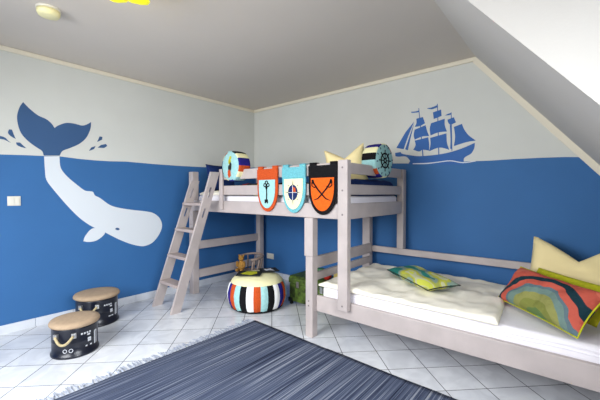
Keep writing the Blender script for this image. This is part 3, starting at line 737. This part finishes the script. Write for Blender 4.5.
# small toys on the trunk
bm = BM(); lathe(bm, [(0, 0), (.028, .006), (.045, .03), (.048, .048), (.045, .066), (.028, .09), (0, .096)], 24)
o = tm('toy_ball', bm, M_red, 'small red toy ball lying on the green trunk lid', 'toy ball', smooth=True); o.location = (1.80, -.60, .3155)
bm = BM(); box(bm, -.05, .05, -.04, .04, 0, .10); o = tm('toy_block', bm, mat('toy green', (50, 110, 60), .5), 'green toy block lying on the green trunk lid', 'toy block', bevel=.006); o.location = (1.68, -.58, .3155); o.rotation_euler.z = .3
bm = BM(); box(bm, -.045, .045, -.03, .03, 0, .12); o = tm('toy_block', bm, mat('toy yellow', (170, 150, 80), .5), 'ochre toy block lying on the green trunk lid', 'toy block', bevel=.006); o.location = (1.90, -.54, .3155); o.rotation_euler.z = .5

# ---------------------------------------------------------------- child's armchair with plush toy
ch = thing('child_armchair', (.55, -.60, 0), 'small worn wooden armchair with curved back rail behind the pouf', 'chair', None, (0, 0, R(-15)))
bm = BM(); prism(bm, ell(0, 0, .16, .15, 28), lambda a, b, t: (a, b, t), .20, .222); build('seat', bm, M_oldwood, ch, bevel=.005)
pts = [(.19*math.cos(a), .02+.165*math.sin(a), .40 + .02*math.sin(a)) for a in [R(-25+230*k/20) for k in range(21)]]
bm = BM(); tube(bm, pts, .014, 10); build('top_rail', bm, M_oldwood, ch, smooth=True)
for k in range(7):
    a = R(-15+210*k/6); bm = BM(); tube(bm, [(.145*math.cos(a), .01+.135*math.sin(a), .222), (.16*math.cos(a), .015+.145*math.sin(a), .30), (.187*math.cos(a), .02+.163*math.sin(a), .395+.02*math.sin(a))], [.008, .011, .007], 8); build('spindle', bm, M_oldwood, ch, smooth=True)
for sx_ in (-1, 1):
    for sy in (-1, 1):
        bm = BM(); tube(bm, [(sx_*.10, sy*.09, .20), (sx_*.14, sy*.13, 0)], [.015, .012], 10); build('leg', bm, M_oldwood, ch, smooth=True)
def ball(bm, c, r, n=14):
    M = Matrix.Translation(c) @ Matrix.Diagonal((r[0], r[1], r[2], 1)); bmesh.ops.create_uvsphere(bm, u_segments=n, v_segments=n-4, radius=1, matrix=M)
pl = thing('plush_toy', (.49, -.67, .223), 'small ochre plush toy sitting on the wooden armchair', 'soft toy', None, (0, 0, R(25)))
bm = BM(); ball(bm, (0, 0, .07), (.048, .042, .07)); build('body', bm, M_ochre, pl, smooth=True)
bm = BM(); ball(bm, (0, -.005, .165), (.038, .036, .036)); ball(bm, (0, -.036, .158), (.016, .014, .013)); build('head', bm, M_ochre, pl, smooth=True)
for s in (-1, 1):
    bm = BM(); ball(bm, (s*.030, 0, .198), (.013, .008, .014), 10); build('ear', bm, M_ochre, pl, smooth=True)
    bm = BM(); ball(bm, (s*.050, -.02, .09), (.016, .02, .042), 10); build('arm', bm, M_ochre, pl, smooth=True)
    bm = BM(); ball(bm, (s*.032, -.055, .022), (.020, .045, .021), 10); build('leg', bm, M_ochre, pl, smooth=True)
    bm = BM(); ball(bm, (s*.014, -.038, .175), (.004, .003, .004), 8); build('eye', bm, M_dark, pl, smooth=True)

# ---------------------------------------------------------------- switch, socket, detector, lamp
sw = thing('light_switch', (0, -2.835, 1.16), 'white double light switch on the blue left wall below the whale tail', 'light switch')
bm = BM(); box(bm, 0, .009, -.045, .045, -.042, .042); build('plate', bm, M_plastic, sw, bevel=.003)
for s in (-1, 1):
    bm = BM(); box(bm, .0095, .014, s*.018-.016, s*.018+.016, -.03, .03); build('rocker', bm, M_plastic, sw, bevel=.002)
so = thing('wall_socket', (.35, 0, .30), 'white double power socket low on the blue back wall beside the bunk post', 'power socket')
bm = BM(); box(bm, -.07, .07, -.010, 0, -.04, .04); build('plate', bm, M_plastic, so, bevel=.003)
for s in (-1, 1):
    bm = BM(); ring2d(bm, s*.036, 0, .019, .025, lambda a, b, t: (a, -t, b), .010, .013, 20); prism(bm, ell(s*.036, 0, .0185, .0185, 16), lambda a, b, t: (a, -t, b), .0102, .0108); build('outlet', bm, M_plastic, so)
sd = thing('smoke_detector', (1.0, -2.79, H), 'round cream smoke detector on the ceiling near the left wall', 'smoke detector')
bm = BM(); lathe(bm, [(0, -.012), (.070, -.012), (.072, -.006), (.072, 0), (0, 0)], 40); build('base', bm, M_plastic, sd, smooth=False)
bm = BM(); lathe(bm, [(0, -.055), (.045, -.053), (.060, -.047), (.067, -.032), (.068, -.0125), (0, -.0125)], 40); build('cover', bm, mat('cream plastic', (236, 228, 176), .4), sd, smooth=True)
lp = thing('ceiling_lamp', (1.84, -2.66, H), 'lit yellow flower-shaped ceiling lamp at the top edge', 'ceiling lamp')
bm = BM(); lathe(bm, [(0, -.03), (.05, -.03), (.06, -.02), (.06, 0), (0, 0)], 28); build('ceiling_plate', bm, M_plastic, lp)
bm = BM(); lathe(bm, [(0, -.145), (.03, -.14), (.045, -.115), (.045, -.09), (.02, -.06), (.02, -.03), (0, -.03)], 24); build('bulb', bm, M_bulb, lp, smooth=True)
for k in range(7):
    a = 2*PI*k/7 + .2; bm = BM(); rows = []
    for i in range(7):
        s = i/6; rr = .05 + .17*s; z = -.075 - .055*math.sin(PI*s*.7) + .03*s; hw = .07*math.sin(PI*min(1, .18+s*.72))
        rows.append([bm.verts.new((rr*math.cos(a) - hw*q*math.sin(a), rr*math.sin(a) + hw*q*math.cos(a), z - .012*(1-q*q))) for q in (-1, -.5, 0, .5, 1)])
    for i in range(6):
        for j in range(4): bm.faces.new((rows[i][j], rows[i+1][j], rows[i+1][j+1], rows[i][j+1]))
    o = build('petal', bm, M_lamp, lp, smooth=True); solid(o, .004, 0)
l = bpy.data.lights.new('lamp_bulb_light', 'POINT'); l.energy = 15; l.color = (1, .86, .58); l.shadow_soft_size = .04
o = bpy.data.objects.new('lamp_bulb_light', l); COL.objects.link(o); o.parent = lp; o.location = (0, 0, -.055)
